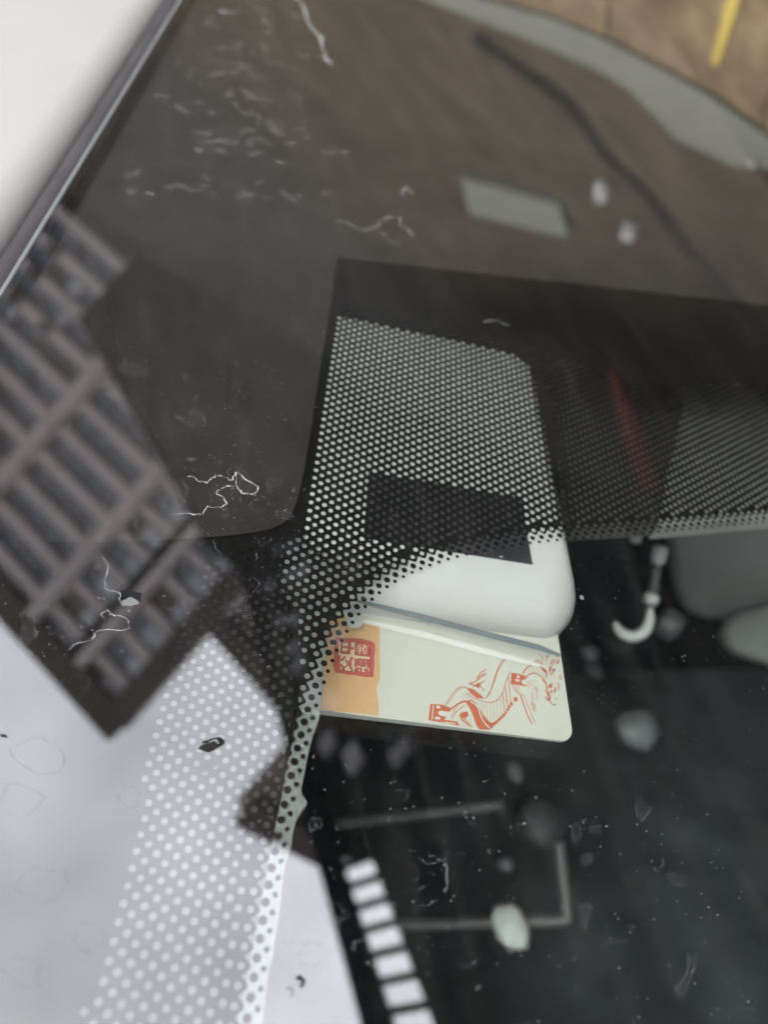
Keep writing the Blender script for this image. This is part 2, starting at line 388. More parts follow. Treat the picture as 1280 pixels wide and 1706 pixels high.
for x, w in ((7.3, .75), (14.2, .85)): part('pilaster', box(x, x + w, -.95, 0, 0, 18.2), M['bandpaint'], A, RA)
part('pilaster', box(3.5, 4.1, -.8, 0, 0, 18.2), M['bandpaint'], A, RA)
for k in range(10):
    z = .6 + k * 1.82
    part('floor_band', box(8.05, 14.2, -.55, 0, z, z + .66), M['bandpaint'], A, RA)
    part('floor_band', box(15.05, 33.5, -.62, 0, z, z + .72), M['bandpaint'], A, RA)
    for (xa, xb) in ((.98, 3.45), (4.8, 7.25)):
        part('floor_band', box(xa, xb, -.4, 0, z, z + .55), M['bandpaint'], A, RA)
        wdw = part('window', box(xa + .12, xb - .12, -.10, 0, z + .68, z + 1.68), M['pane'] if (k + int(xa)) % 3 else M['facade'], A, RA)
        xm = (xa + xb) / 2 + (.2 if k % 2 else -.25)
        part('blind', box(xa + .2, xm, -.16, -.11, z + .74, z + 1.62), M['paleblind'], wdw, RA)
    for xa in np.arange(8.2, 14.0, 1.5): part('window', box(xa, xa + 1.2, -.08, 0, z + .74, z + 1.74), M['pane'], A, RA)
    for xa in np.arange(15.3, 33, 3.0):
        wdw = part('window', box(xa, xa + 2.5, -.08, 0, z + .8, z + 1.76), M['pane'], A, RA)
        if random.random() < .45: bw = random.uniform(.5, 1.6); bo = random.uniform(0, 2.4 - bw); part('blind', box(xa + bo, xa + bo + bw, -.13, -.085, z + .85, z + 1.7), M['paleblind' if random.random() < .5 else 'facade'], wdw, RA)
        if random.random() < .3: part('air_conditioner', box(xa + .3, xa + 1.1, -.95, -.62, z + .1, z + .65), M['facade'], A, RA)
B, bwall, RB = building('low_building', (10.3, 29.0), (3.4, -3.9), 7, 9.6, 1.5, 'lower brown building between the apartment block and the black beam, mirrored')
part('parapet', box(-.1, 7.05, -.4, 0, 8.9, 9.8), M['parapet'], B, RB)
for k in range(4):
    for xa in (.5, 2.0, 3.5, 5.0):
        part('window', box(xa, xa + .95, -.06, 0, .9 + k * 2, 2.2 + k * 2), M['paleblind'] if (k + int(xa)) % 2 else M['pane'], B, RB)
C_, cwall, RC = building('corner_building', (9.6, 16.5), (3.1, .35), 3.3, 9.55, .6, 'small brown corner building rising behind the black beam, mirrored over the grey dots')
part('parapet', box(-.1, 3.35, -.3, 0, 9.0, 9.75), M['parapet'], C_, RC)
for xa in (.5, 1.9):
    for k in range(3): part('window', box(xa, xa + .9, -.05, 0, 1.5 + k * 2.5, 3.1 + k * 2.5), M['pane'], C_, RC)

# near block with the dark eave along x = 3.9
R0 = Matrix.Translation((3.85, 4, 0)) @ Matrix.Rotation(-.052, 4, 'Z') @ Matrix.Translation((-3.85, -4, 0))
NB = thing('boundary_wall', (4.2, 10, 0), 'long dark boundary wall under a black beam on short posts, mirrored across the glass', 'wall')
part('wall', box(3.90, 4.12, -8, 24, 0, 3.665), M['nearwall'], NB, R0)
part('infill_panel', box(3.91, 4.10, 5.10, 23.9, 3.665, 3.92), M['nearwall'], NB, R0)
part('beam', box(3.85, 3.905, -8.2, 24.2, 3.92, 4.14), M['fascia'], NB, R0)
for k in range(15):                                   # raking struts between wall and beam
    y = 1.9 + k * .235; v, f = box(3.862, 3.90, y, y + .055, 3.64, 3.92); v = [(a, b + (.20 if c > 3.8 else 0), c) for a, b, c in v]
    part('beam_strut', (v, f), M['fascia'], NB, R0)
rw_ = random.Random(8)
for k in range(15):
    y = 5.4 + k * .5 + rw_.uniform(-.15, .15); z = 3.70 - rw_.choice((.05, .25, .45, .7)); w = rw_.uniform(.16, .42); h_ = rw_.uniform(.06, .13)
    part('pale_tile', box(3.86, 3.898, y, y + w, z - h_, z + h_), M['paletile'], NB, R0)
SH = thing('dark_shed', (3.5, 20, 0), 'dark flat roofed shed standing before the apartment block, mirrored', 'shed')
RS = Matrix.Translation((3.95, 14.2, 0)) @ Matrix.Rotation(math.atan2(3.3, 17.5), 4, 'Z')
part('wall', box(0, 6, 0, 28, 0, 4.05), M['nearwall'], SH, RS)
part('roof', box(-.2, 6.2, -.2, 28.2, 4.05, 4.25), M['fascia'], SH, RS)

# ================================================================== THE CAR
VAN = thing('parked_van', gpoint(-.3, .2, 0) - Vector((0, 0, gpoint(-.3, .2, 0).z)), 'white van seen close up at the top corner of its dark windscreen', 'van')
HT = .0046                                            # glass thickness; the enamel is the plane h = 0
r1 = np.array(pg(300, 0, HT)); r2 = np.array(pg(0, 490, HT)); rt = unit(np.append(r1 - r2, 0))[:2]; rw = np.array([-rt[1], rt[0]])   # along the roof edge / outwards
if rw[0] > 0: rw = -rw
def rf(s, w): return tuple(r2 + rt * s + rw * w)      # roof frame
gp = [rf(-.55, 0), rf(-.55, -.85), rf(1.3, -.85), rf(1.3, 0)]
gp = gp if (gp[1][0] - gp[0][0]) * (gp[2][1] - gp[1][1]) - (gp[1][1] - gp[0][1]) * (gp[2][0] - gp[1][0]) > 0 else gp[::-1]
v, f = prism(gp, -.00006, HT)
WS = link('windscreen', mesh('windscreen', v, f, None, [M['glass'], M['glass_in'], M['glass_edge']], [0, 1, 2, 2, 2, 2]), VAN, GM)

# ---- roof panel with a rolled edge, rubber seal, bright glass lip
def sweep(profile, s0, s1, n=24):
    V, Fc = [], []; k = len(profile)
    for i in range(n + 1):
        s = s0 + (s1 - s0) * i / n
        for w, h in profile: V.append(rf(s, w) + (h,))
    for i in range(n):
        for j in range(k - 1): Fc.append((i * k + j, i * k + j + 1, (i + 1) * k + j + 1, (i + 1) * k + j))
    return V, Fc
prof = [(.0058, -.006), (.0060, -.002)] + [(.0060 + .010 * (1 - math.cos(a)), .000 + .0075 * math.sin(a)) for a in np.linspace(.1, math.pi / 2, 9)] + [(.03, .0078), (.10, .0090), (.25, .006), (.5, -.01)]
link('roof_panel', mesh('roof_panel', *sweep(prof, -.5, 1.25), M['paint'], smooth=True), VAN, GM)
prof = [(.0008, -.004), (.0009, .0022)] + [(.0034 - .0025 * math.cos(a), .0022 + .0012 * math.sin(a)) for a in np.linspace(.1, 3.0, 8)] + [(.0066, -.004)]
link('rubber_seal', mesh('rubber_seal', *sweep(prof, -.5, 1.25), M['seal'], smooth=True), VAN, GM)
prof = [(.0008, .002), (.0006, HT), (.0002, HT + .0003), (-.0004, HT + .0003), (-.0006, HT + .00004)]
link('glass_lip', mesh('glass_lip', *sweep(prof, -.5, 1.25), M['glass_edge']), WS, GM)

# ---- the enamel: solid band, field of holes, scalloped border, two rows of loose dots
BIG = [(412.2, 1692.4), (423, 1626.4), (432.8, 1563.6), (442.5, 1504), (452.4, 1447), (468.1, 1366.8), (478.8, 1316.1), (490.5, 1267.9), (501.5, 1222.3), (513.5, 1179.7), (526.7, 1139.5), (541.3, 1101.8), (556.9, 1067.5),
       (575.8, 1035.5), (598, 1007), (622.2, 983), (649.8, 962.9), (679.7, 946.9), (710.6, 934.2), (742.5, 923.9), (774, 916), (806.6, 909.5), (838.3, 903.7), (868.7, 898.5), (899.7, 895), (930.6, 892), (1030, 884), (1142.7, 874.5), (1192.5, 869.7), (1240.8, 865.8), (1275.6, 862.3)]
ctrl = [np.array(pg(*p)) for p in BIG]
d0 = unit(np.append(ctrl[0] - ctrl[2], 0))[:2]; d1 = unit(np.append(ctrl[-1] - ctrl[-4], 0))[:2]
ctrl = [ctrl[0] + d0 * .012] + ctrl + [ctrl[-1] + d1 * .012]
dense = np.array(catmull(ctrl, 40)); seg = np.linalg.norm(np.diff(dense, axis=0), axis=1); cum = np.concatenate([[0], np.cumsum(seg)])
PITCH = float(np.linalg.norm(np.array(pg(452.4, 1447)) - np.array(pg(447.2, 1475.3))))
def curve(s):
    x = np.array([np.interp(s, cum, dense[:, 0]), np.interp(s, cum, dense[:, 1])])
    y = np.array([np.interp(s + .0008, cum, dense[:, 0]), np.interp(s + .0008, cum, dense[:, 1])]) - np.array([np.interp(s - .0008, cum, dense[:, 0]), np.interp(s - .0008, cum, dense[:, 1])])
    t = unit(np.append(y, 0))[:2]; return x, t, np.array([-t[1], t[0]])           # normal towards the enamel (left of travel)
NB_ = int(cum[-1] / PITCH) - 1
nchk = curve(cum[-1] / 2)[2]
SIGN = 1 if (np.array(pg(560, 900)) - curve(np.interp(0, [0, 1], [cum[-1] / 2, 0]))[0]) @ nchk > 0 else -1
edge, rowholes, bigd, smalld = [], [], [], []
R_HOLE, R_BIG, R_SMALL = .00058, .00068, .00043
for k in range(NB_):
    s = (k + .5) * PITCH
    x, t, nn = curve(s); nn = nn * SIGN; bigd.append(x)
    x2, t2, n2 = curve(s + PITCH / 2); n2 = n2 * SIGN
    smalld.append(x2 - n2 * .00130); rowholes.append(x2 + n2 * .00215)
    for q in range(10):                                # scalloped edge: notch at the big dot, bulge between
        u = q / 10; xx, tt, n_ = curve(s + u * PITCH); n_ = n_ * SIGN
        c = .5 - .5 * math.cos(2 * math.pi * u)
        edge.append(xx + n_ * (.00180 - .00105 * c ** .75))
far = [rf(1.29, -.30), rf(1.29, -.0001), rf(-.54, -.0001), rf(-.54, -.05)]
ua = edge[-1] + np.array([.25, .012]); ub = np.array(edge[0])
outer = [tuple(p) for p in edge] + [tuple(ua)] + far + [tuple(ub + np.array([-.02, -.06]))]
# lattice of holes
LA, LB = np.array([.01029095, .00460655]) * Z0, np.array([-.00366608, -.01366928]) * Z0
L0 = np.array(pg(559.6, 874.1))
FIELD = [pg(*p) for p in [(566, 517), (509, 892), (470, 902), (337, 938), (305, 1050), (264, 1208), (212, 1412), (147, 1659), (132, 1715), (420, 1760), (1330, 930), (1345, 640), (1150, 640), (1040, 636), (930, 590), (860, 566)]]
edge_np = np.array(edge); row_np = np.array(rowholes)
holes = [(p, R_HOLE, 10) for p in rowholes]
inv = np.linalg.inv(np.column_stack([LA, LB]))
ij = np.array([inv @ (np.array(p) - L0) for p in FIELD]); lo = np.floor(ij.min(0)).astype(int) - 1; hi = np.ceil(ij.max(0)).astype(int) + 1
epoly = [tuple(p) for p in outer]
for i in range(lo[0], hi[0]):
    for j in range(lo[1], hi[1]):
        p = L0 + i * LA + j * LB
        if not inside(p, FIELD): continue
        if np.min(np.sum((row_np - p) ** 2, 1)) < .0014 ** 2: continue
        x = p; dd = np.sum((edge_np - p) ** 2, 1); m_ = int(np.argmin(dd))
        if dd[m_] < .0014 ** 2 or not inside(p, epoly): continue
        holes.append((p, R_HOLE, 10 if p[1] < .02 else 8))
def build_frit():
    verts = [Vector(p) for p in outer]; faces = [list(range(len(outer)))]
    for p, r, k in holes:
        o = len(verts); faces.append(list(range(o, o + k))); ph = random.random(); r = r * random.uniform(.95, 1.05)
        verts += [Vector((p[0] + r * math.cos(2 * math.pi * (q + ph) / k), p[1] + r * math.sin(2 * math.pi * (q + ph) / k))) for q in range(k)]
    vo, eo, fo, _, _, of = delaunay_2d_cdt(verts, [], faces, 1, 1e-9)
    keep = [fc for fc, src in zip(fo, of) if src == [0]]
    return mesh('frit_band', [(x.x, x.y, 0) for x in vo], keep, M['frit'])
link('frit_band', build_frit(), WS, GM)
def disc(r, k=12): return mesh('frit_dot', [(r * math.cos(2 * math.pi * q / k), r * math.sin(2 * math.pi * q / k), 0) for q in range(k)], [tuple(range(k))], M['frit'])
dmb, dms = disc(R_BIG), disc(R_SMALL)
for pts, me in ((bigd, dmb), (smalld, dms)):
    for p in pts: link('frit_dot', me, WS, GM @ Matrix.Translation((p[0], p[1], 0)) @ Matrix.Rotation(random.random() * 6, 4, 'Z') @ Matrix.Scale(random.uniform(.95, 1.06), 4))

# ---- matt film with a rounded corner round the dotted field (on the enamel)
L = [pg(1420, 527), pg(1280, 510), pg(562, 431)] + [pg(*p) for p in catmull([(549, 520), (528, 650), (511, 760), (496, 830), (480, 864), (455, 881), (400, 892), (310, 899), (240, 903), (120, 905), (30, 900)], 5)]
Lp = [tuple(p) for p in L] + [rf(-.075, -.004), rf(1.2, -.004), rf(1.2, -.25)]
link('shade_film', fix(mesh('shade_film', *prism(Lp, .0002, .00045), M['worn'])), WS, GM)
# ---- pale adhesive film with a wavy edge behind the border dots
W = [(497, 1182), (532, 1184), (528, 1208), (522, 1225), (514, 1255), (509, 1281), (505, 1300), (502, 1321), (512, 1338), (500, 1355), (490, 1377), (485, 1411), (479, 1429), (473, 1454), (467, 1508), (462, 1543), (455, 1588), (447, 1624), (441, 1669), (436, 1715)]
Wp = [pg(*p, -.0004) for p in catmull(W, 3)] + [pg(*p, -.0004) for p in [(395, 1715), (425, 1560), (455, 1400), (478, 1280)]]
link('adhesive_film', fix(mesh('adhesive_film', *prism(Wp, -.0007, -.0004), M['film'])), WS, GM)

# ---- dried residue, chips and dust on the outer face
HO = HT + .00003
def crop(x0, y0, sc, pts): return [(x0 + x / sc, y0 + y / sc) for x, y in pts]
FL = []   # (closed, points, line width)
c4 = lambda pts: crop(0, 780, 2.4615, pts); c3 = lambda pts: crop(0, 300, 2.4615, pts)
FL += [(0, c4([(770, 35), (800, 38), (815, 55), (850, 62), (862, 40), (885, 28), (915, 35), (955, 48), (968, 15), (985, 25), (1000, 42), (1058, 75), (1052, 98), (990, 102), (970, 72), (912, 82), (890, 92), (892, 108), (918, 118), (930, 146), (905, 160), (852, 155), (832, 190), (780, 185), (725, 190)]), .00034),
       (1, c4([(960, 15), (985, 25), (1000, 42), (1058, 75), (1052, 98), (990, 102), (970, 72)]), .00022),
       (0, c4([(395, 15), (430, 40), (437, 65), (465, 90), (440, 125), (385, 127), (390, 100)]), .00015),
       (0, c4([(350, 285), (348, 240), (380, 215), (430, 200), (440, 235), (420, 245)]), .00012),
       (0, c4([(420, 365), (440, 420), (428, 480), (445, 505), (490, 510), (498, 560)]), .00022),
       (0, c4([(285, 745), (320, 715), (380, 705), (385, 678), (440, 660), (535, 655), (525, 620), (470, 605), (440, 580), (412, 600), (425, 618)]), .00022),
       (1, c4([(80, 600), (110, 585), (140, 625), (150, 690), (110, 718), (85, 715)]), .00016),
       (1, c4([(1095, 50), (1130, 28), (1158, 48), (1120, 75), (1105, 105)]), .00014), (0, c4([(1062, 110), (1100, 130), (1130, 165)]), .00014),
       (1, c4([(1130, 175), (1190, 180), (1203, 195), (1185, 212), (1140, 205)]), .00018), (1, c4([(720, 90), (750, 50), (770, 90), (760, 150), (720, 160)]), .00014),
       (0, c4([(480, 210), (540, 195), (565, 215), (555, 250)]), .00014), (0, c4([(880, 290), (885, 330), (915, 360)]), .00016), (0, c4([(1050, 340), (1055, 365), (1045, 385)]), .00018),
       (1, c3([(485, 765), (530, 735), (570, 765), (610, 790), (585, 800), (520, 800)]), .00013), (1, c3([(710, 965), (780, 975), (795, 940), (840, 985), (838, 1012), (760, 995)]), .0002),
       (1, c3([(440, 870), (475, 865), (500, 890), (455, 895)]), .00012), (0, c3([(140, 890), (190, 915), (205, 870), (240, 885)]), .00012), (0, c3([(340, 900), (365, 870), (395, 880)]), .0001)]
c6 = lambda pts: crop(540, 1180, 1.7297, pts)
FL += [(1, c6([(898, 275), (915, 262), (945, 285), (920, 328), (905, 315)]), .00018), (1, c6([(708, 340), (738, 328), (745, 370), (722, 390)]), .00012), (1, c6([(765, 340), (800, 335), (795, 362), (770, 360)]), .00014),
       (0, c6([(350, 440), (355, 500), (345, 530)]), .0004), (0, c6([(270, 430), (275, 480), (260, 500)]), .00016), (0, c6([(280, 570), (310, 560), (330, 550)]), .0003), (1, c6([(1010, 810), (1050, 705), (1075, 740), (1040, 830)]), .00018),
       (1, c6([(735, 575), (765, 560), (770, 600), (755, 640)]), .00014), (1, c6([(990, 480), (1040, 490), (1050, 510), (1010, 510)]), .00014), (0, c6([(800, 700), (880, 670), (900, 630), (870, 620)]), .00014), (1, c6([(740, 430), (770, 420), (775, 440), (750, 450)]), .00012),
       (0, crop(100, 1200, 2.4615, [(1090, 920), (1110, 940), (1105, 960)]), .0003), (1, crop(100, 1200, 2.4615, [(1020, 420), (1045, 398), (1072, 410), (1070, 440), (1030, 460)]), .00018)]
c8 = lambda pts: crop(480, 0, 1.6, pts); c0 = lambda pts: crop(0, 0, 2.2857, pts)
FL += [(0, c0([(1150, -10), (1165, 50), (1190, 110), (1225, 170), (1240, 210), (1265, 245)]), .0012), (0, c0([(945, -5), (975, 30), (1000, 75), (1040, 105)]), .001), (0, c0([(830, 40), (870, 45), (900, 48)]), .0012), (0, c0([(770, 95), (800, 90), (840, 105)]), .0009),
       (0, c0([(745, 320), (775, 318)]), .0009), (0, c0([(800, 290), (860, 275), (890, 290)]), .0009), (0, c0([(890, 390), (930, 435), (975, 430), (990, 455)]), .0008), (0, c0([(770, 490), (850, 490)]), .0008), (0, c0([(790, 545), (830, 535), (870, 550), (905, 540)]), .0009), (0, c0([(550, 735), (585, 742)]), .0009),
       (0, c0([(620, 715), (680, 700), (690, 715), (640, 722)]), .0006), (0, c0([(990, 170), (1020, 180)]), .0009), (0, c0([(1120, 190), (1150, 215), (1175, 205)]), .0008), (0, c0([(930, 370), (1030, 375)]), .0009), (0, c0([(1125, 365), (1155, 375)]), .0008),
       (0, c8([(130, 590), (165, 595), (190, 612), (235, 605), (250, 585), (285, 575), (310, 605), (340, 630)]), .0008), (0, c8([(235, 610), (265, 635), (300, 650), (290, 625)]), .0007), (0, c8([(520, 858), (560, 855), (590, 870)]), .0007), (0, c8([(300, 520), (320, 495), (335, 520)]), .0009)]
for cl, pts, w in FL:
    P = [np.array(pg(*p, HO)) for p in pts]
    if cl: Q = rough(P, .09, 2)
    else:
        Q = [P[0]]
        for a, b in zip(P[:-1], P[1:]):
            Ls = np.linalg.norm(b - a)
            for s in (.33, .66): Q.append(a + (b - a) * s + np.array([random.gauss(0, 1), random.gauss(0, 1)]) * Ls * .10)
            Q.append(b)
    o = link('residue_rim', mesh('residue_rim', *ribbon(Q, w * (.8 if w > .0005 else .55), HO, bool(cl), .8), M['ridge_strong' if w in (.00034, .00022, .0012) else 'ridge']), WS, GM)
    if cl: link('residue_skin', mesh('residue_skin', [tuple(q) + (HO - .00001,) for q in Q], [tuple(range(len(Q)))], M['flake']), WS, GM)
rs = random.Random(77); random.seed(77)
for _ in range(46):
    px, py = (rs.uniform(20, 500), rs.uniform(560, 1060)) if rs.random() < .6 else (rs.uniform(560, 1260), rs.uniform(1250, 1690))
    r = rs.uniform(5, 17); a0 = rs.uniform(0, 6.28); span = rs.uniform(1.5, 6.0); k = rs.randint(5, 8)
    pts = [(px + r * rs.uniform(.5, 1.3) * math.cos(a0 + span * q / k), py + r * rs.uniform(.5, 1.3) * math.sin(a0 + span * q / k)) for q in range(k)]
    Q = [tuple(q) for q in catmull([np.array(pg(*p, HO)) for p in pts], 3)]; Q = [np.array(q) + np.array([rs.gauss(0, 1), rs.gauss(0, 1)]) * .00007 for q in Q]
    link('residue_rim', mesh('residue_rim', *ribbon(Q, rs.uniform(.00006, .00014), HO, False, .8), M['ridge']), WS, GM)
for cx_, cy_, rr in [(60, 1260, 42), (30, 1330, 36), (120, 1140, 26), (70, 1470, 40), (215, 1330, 22), (150, 1560, 30), (40, 1620, 34), (520, 1590, 26), (560, 1520, 22), (330, 1120, 18)]:
    P = [np.array(pg(cx_ + rr * rs.uniform(.6, 1.25) * math.cos(t), cy_ + rr * .8 * rs.uniform(.6, 1.25) * math.sin(t), HO)) for t in np.linspace(0, 6.28, 9, endpoint=False)]
    link('residue_rim', mesh('residue_rim', *ribbon(rough(P, .08, 2), .00022, HO, True, .8), M['stain']), WS, GM)
V, Fc = [], []
rs = random.Random(21)
for _ in range(95):
    px, py = rs.gauss(400, 85), rs.uniform(-10, 330)
    if px < 330 - py * .62 + 25: continue
    a = rs.gauss(.15, .35); l_ = rs.uniform(6, 30)
    pts = [(px + l_ * t * math.cos(a) + rs.gauss(0, 2), py + l_ * t * math.sin(a) + rs.gauss(0, 2)) for t in np.linspace(-.5, .5, 5)]
    v, f = ribbon([pg(*p, HO) for p in pts], rs.uniform(.0008, .0030), HO + rs.uniform(0, .00002), False, .5)
    o = len(V); V += v; Fc += [tuple(i + o for i in q) for q in f]
tag(link('wiped_smears', mesh('wiped_smears', V, Fc, film_mat('wiped smear', (.6, .58, .56), .034, .6, .034, 260)), WS, GM), kind='stuff')
def patch(name, pts, m_, h, n=2, amp=.07):
    Q = rough([np.array(pg(*p, h)) for p in pts], amp, n)
    return link(name, mesh(name, [tuple(q) + (h,) for q in Q], [tuple(range(len(Q)))], M[m_]), WS, GM)
patch('bare_chip', c4([(495, 503), (545, 500), (582, 510), (578, 550), (535, 530), (500, 555)]), 'chip', HO)
patch('chip_rim', c4([(497, 548), (535, 528), (572, 555), (540, 566), (500, 565)]), 'chip_edge', HO + .00002)
patch('bare_chip', c4([(712, 735), (745, 725), (778, 735), (760, 750), (725, 745)]), 'chip', HO)
patch('bare_chip', c4([(0, 1088), (20, 1092), (32, 1105), (0, 1100)]), 'chip', HO)
patch('bare_chip', crop(250, 1180, 8, [(680, 470), (710, 435), (840, 395), (940, 378), (1002, 430), (985, 480), (930, 515), (880, 490), (905, 420), (860, 410), (760, 465)]), 'chip', HO, 1, .04)
patch('residue_skin', crop(250, 1180, 8, [(632, 540), (690, 485), (860, 430), (900, 480), (930, 510), (785, 592)]), 'shade', HO - .00001, 1, .03)
patch('bare_chip', [(491, 1630), (500, 1623), (509, 1632), (506, 1644), (498, 1646), (503, 1634)], 'chip', HO, 1, .05)
patch('chip_rim', [(966, 992), (972, 992), (974, 999), (968, 998)], 'chip_edge', HO + .00002)
patch('chip_rim', [(831, 927), (838, 925), (839, 930), (834, 929)], 'chip_edge', HO + .00002)
V, Fc = [], []
rs = random.Random(3)
for _ in range(3200):
    px, py = rs.uniform(0, 1280), rs.choice([rs.uniform(250, 1706), rs.gauss(950, 250)])
    if px < 360 and py > 1100: continue
    u, v_ = pg(px, py, HO); r = 10 ** rs.uniform(-4.45, -3.85); k = rs.choice((4, 5, 6)); o = len(V)
    for q in range(k):
        a = 2 * math.pi * q / k + rs.uniform(-.4, .4); V.append((u + r * math.cos(a) * rs.uniform(.4, 1.2), v_ + r * math.sin(a) * rs.uniform(.4, 1.2), HO + .00001))
    Fc.append(tuple(range(o, o + k)))
tag(link('dust_specks', mesh('dust_specks', V, Fc, M['speck']), WS, GM), kind='stuff')

# ---- cabin behind the glass
cb = [rf(-.54, -.004), rf(-.54, -.84), rf(1.28, -.84), rf(1.28, -.004)]
v, f = prism(cb, -.95, -.035)
link('cabin_lining', mesh('cabin_lining', v, f[1:], M['cabin']), VAN, GM)
def camgrid(name, quad, depths, m_, par, n=6, bulge=.0):
    """a shaped panel: corner pixels with a real distance each, thickened"""
    c = [at(*p, d) for p, d in zip(quad, depths)]; V, Fc = [], []
    nrm = (c[1] - c[0]).cross(c[3] - c[0]).normalized()
    if nrm.dot(Vector(CAMW) - c[0]) < 0: nrm = -nrm
    for layer in (0, -1):
        for i in range(n + 1):
            for j in range(n + 1):
                a, b = i / n, j / n
                p = c[0].lerp(c[1], a).lerp(c[3].lerp(c[2], a), b) + nrm * (bulge * math.sin(math.pi * a) * math.sin(math.pi * b) + layer * .02)
                V.append(p)
    k = (n + 1) ** 2
    for i in range(n):
        for j in range(n):
            q = (i * (n + 1) + j, i * (n + 1) + j + 1, (i + 1) * (n + 1) + j + 1, (i + 1) * (n + 1) + j)
            Fc += [q, tuple(x + k for x in q[::-1])]
    rim = [i for i in range(n + 1)] + [i * (n + 1) + n for i in range(1, n + 1)] + [n * (n + 1) + j for j in range(n - 1, -1, -1)] + [i * (n + 1) for i in range(n - 1, 0, -1)]
    for a, b in zip(rim, rim[1:] + rim[:1]): Fc.append((a, b, b + k, a + k))
    return link(name, fix(mesh(name, V, Fc, m_, smooth=False)), par)
hp = [pg(*p, -.02) for p in [(250, 870), (470, 880), (490, 1170), (485, 1200), (462, 1330), (425, 1500), (385, 1800), (60, 1800)]]
link('headliner_trim', fix(mesh('headliner_trim', *prism(hp, -.032, -.02), M['headliner'])), VAN, GM)
rp_ = [pg(*p, -.017) for p in [(1150, 625), (1240, 600), (1370, 590), (1370, 858), (1280, 863), (1098, 878), (1112, 800)]]
link('sensor_cover', fix(mesh('sensor_cover', *prism(rp_, -.023, -.017), M['palecover'])), VAN, GM)
dp_ = [pg(*p, -.017) for p in [(935, 600), (1150, 610), (1108, 800), (1096, 873), (955, 880), (945, 760)]]
link('sensor_cover', fix(mesh('sensor_cover', *prism(dp_, -.023, -.017), M['darkcover'])), VAN, GM)
DASH = camgrid('dashboard', [(380, 1130), (1420, 1110), (1500, 1900), (300, 1900)], (.66, .70, .56, .54), M['dash'], VAN, 10, .02)
for k, (px, py, r, m_) in enumerate([(1065, 1213, .0118, 'knob'), (900, 1368, .0125, 'dimknob'), (858, 1286, .0046, 'knob'), (843, 1440, .0040, 'knob'), (983, 1087, .0042, 'knob'), (990, 1116, .0046, 'dimknob')]):
    r *= 1.32; p = at(px, py, .535); me = lump(r, 40 + k, (1, .9 + .12 * (k % 3), .55)); me.materials.append(M[m_]); me.polygons.foreach_set('use_smooth', [True] * len(me.polygons))
    link('control_knob', me, VAN, Matrix.Translation(p) @ GM.to_3x3().to_4x4())
def campoly(name, pts, depth, m_, par, th=.02):
    Q = catmull([np.array(p, float) for p in pts], 6, True); c = sum(Q) / len(Q); V, Fc = [], []; k = len(Q)
    for sc_, dd in ((.80, 0), (.93, .004), (1.0, .012), (1.0, .012 + th)): V += [at(*(c + (q - c) * sc_), depth + dd) for q in Q]
    for i in range(3):
        for j in range(k): Fc.append((i * k + j, i * k + (j + 1) % k, (i + 1) * k + (j + 1) % k, (i + 1) * k + j))
    Fc += [tuple(range(k)), tuple(range(3 * k, 4 * k))]
    return link(name, fix(mesh(name, V, Fc, m_, smooth=True)), par)
campoly('grey_trim_panel', [(1115, 850), (1250, 820), (1420, 830), (1440, 960), (1330, 1030), (1215, 1035), (1140, 1010), (1118, 930)], .66, M['greypanel'], VAN)
campoly('pale_trim_panel', [(1203, 1040), (1260, 1008), (1400, 985), (1420, 1060), (1380, 1130), (1270, 1105), (1212, 1082)], .58, M['lightpanel'], VAN)

# ================================================================== SMALL THINGS INSIDE THE CAR
def camtube(pts, depth, r, name, m_, par=None, per=6, soft=False):
    P = [np.array(at(px, py, depth)) for px, py in catmull(pts, per)]; k = len(P)
    rr = [r * (1 - .75 * abs(2 * i / (k - 1) - 1) ** 4) for i in range(k)] if soft else r
    return link(name, fix(mesh(name, *tube(P, rr, 12), M[m_], smooth=True)), par)
HK = thing('coat_hook', at(1070, 1000, .31), 'small bright metal hook on a thin stem, right of the white device', 'hook')
camtube([(1098, 905), (1093, 960), (1084, 1010), (1082, 1030)], .31, .0018, 'hook_stem', 'wire', HK, 6, True)
camtube([(1084, 1012), (1083, 1032), (1076, 1050), (1060, 1060), (1044, 1058), (1032, 1050), (1025, 1036)], .306, .0022, 'hook_curve', 'metal_sheen', HK, 5, True)
camtube([(1102, 908), (1099, 922), (1095, 942)], .304, .0030, 'hook_collar', 'metal_sheen', HK, 5, True)
camtube([(1090, 988), (1086, 998), (1083, 1008)], .304, .0028, 'hook_collar', 'metal_sheen', HK, 5, True)
camtube([(1050, 895), (1060, 897), (1070, 899)], .304, .0020, 'hook_screw', 'metal_sheen', HK, 5, True)
camtube([(1095, 1028), (1115, 1040), (1135, 1054)], .33, .0065, 'hook_base', 'dimknob', HK, 5, True)
WB = thing('wire_bracket', at(945, 1530, .38), 'grey green wire bracket with a square corner below the card', 'bracket')
camtube([(931, 1402), (938, 1460), (945, 1520), (941, 1531), (920, 1534), (780, 1538), (650, 1542)], .385, .0026, 'lower_bar', 'wire', WB, 4)
camtube([(560, 1372), (640, 1364), (740, 1352), (840, 1341)], .385, .0026, 'upper_bar', 'wire', WB, 4)
me = lump(.0082, 12, (.95, 1.25, .7)); me.materials.append(M['pebble']); me.polygons.foreach_set('use_smooth', [True] * len(me.polygons))
tag(link('crystal_pebble', me, None, Matrix.Translation(at(851, 1545, .372)) @ GM.to_3x3().to_4x4()), 'pale green white lump on the wire bracket below the card', 'pebble')

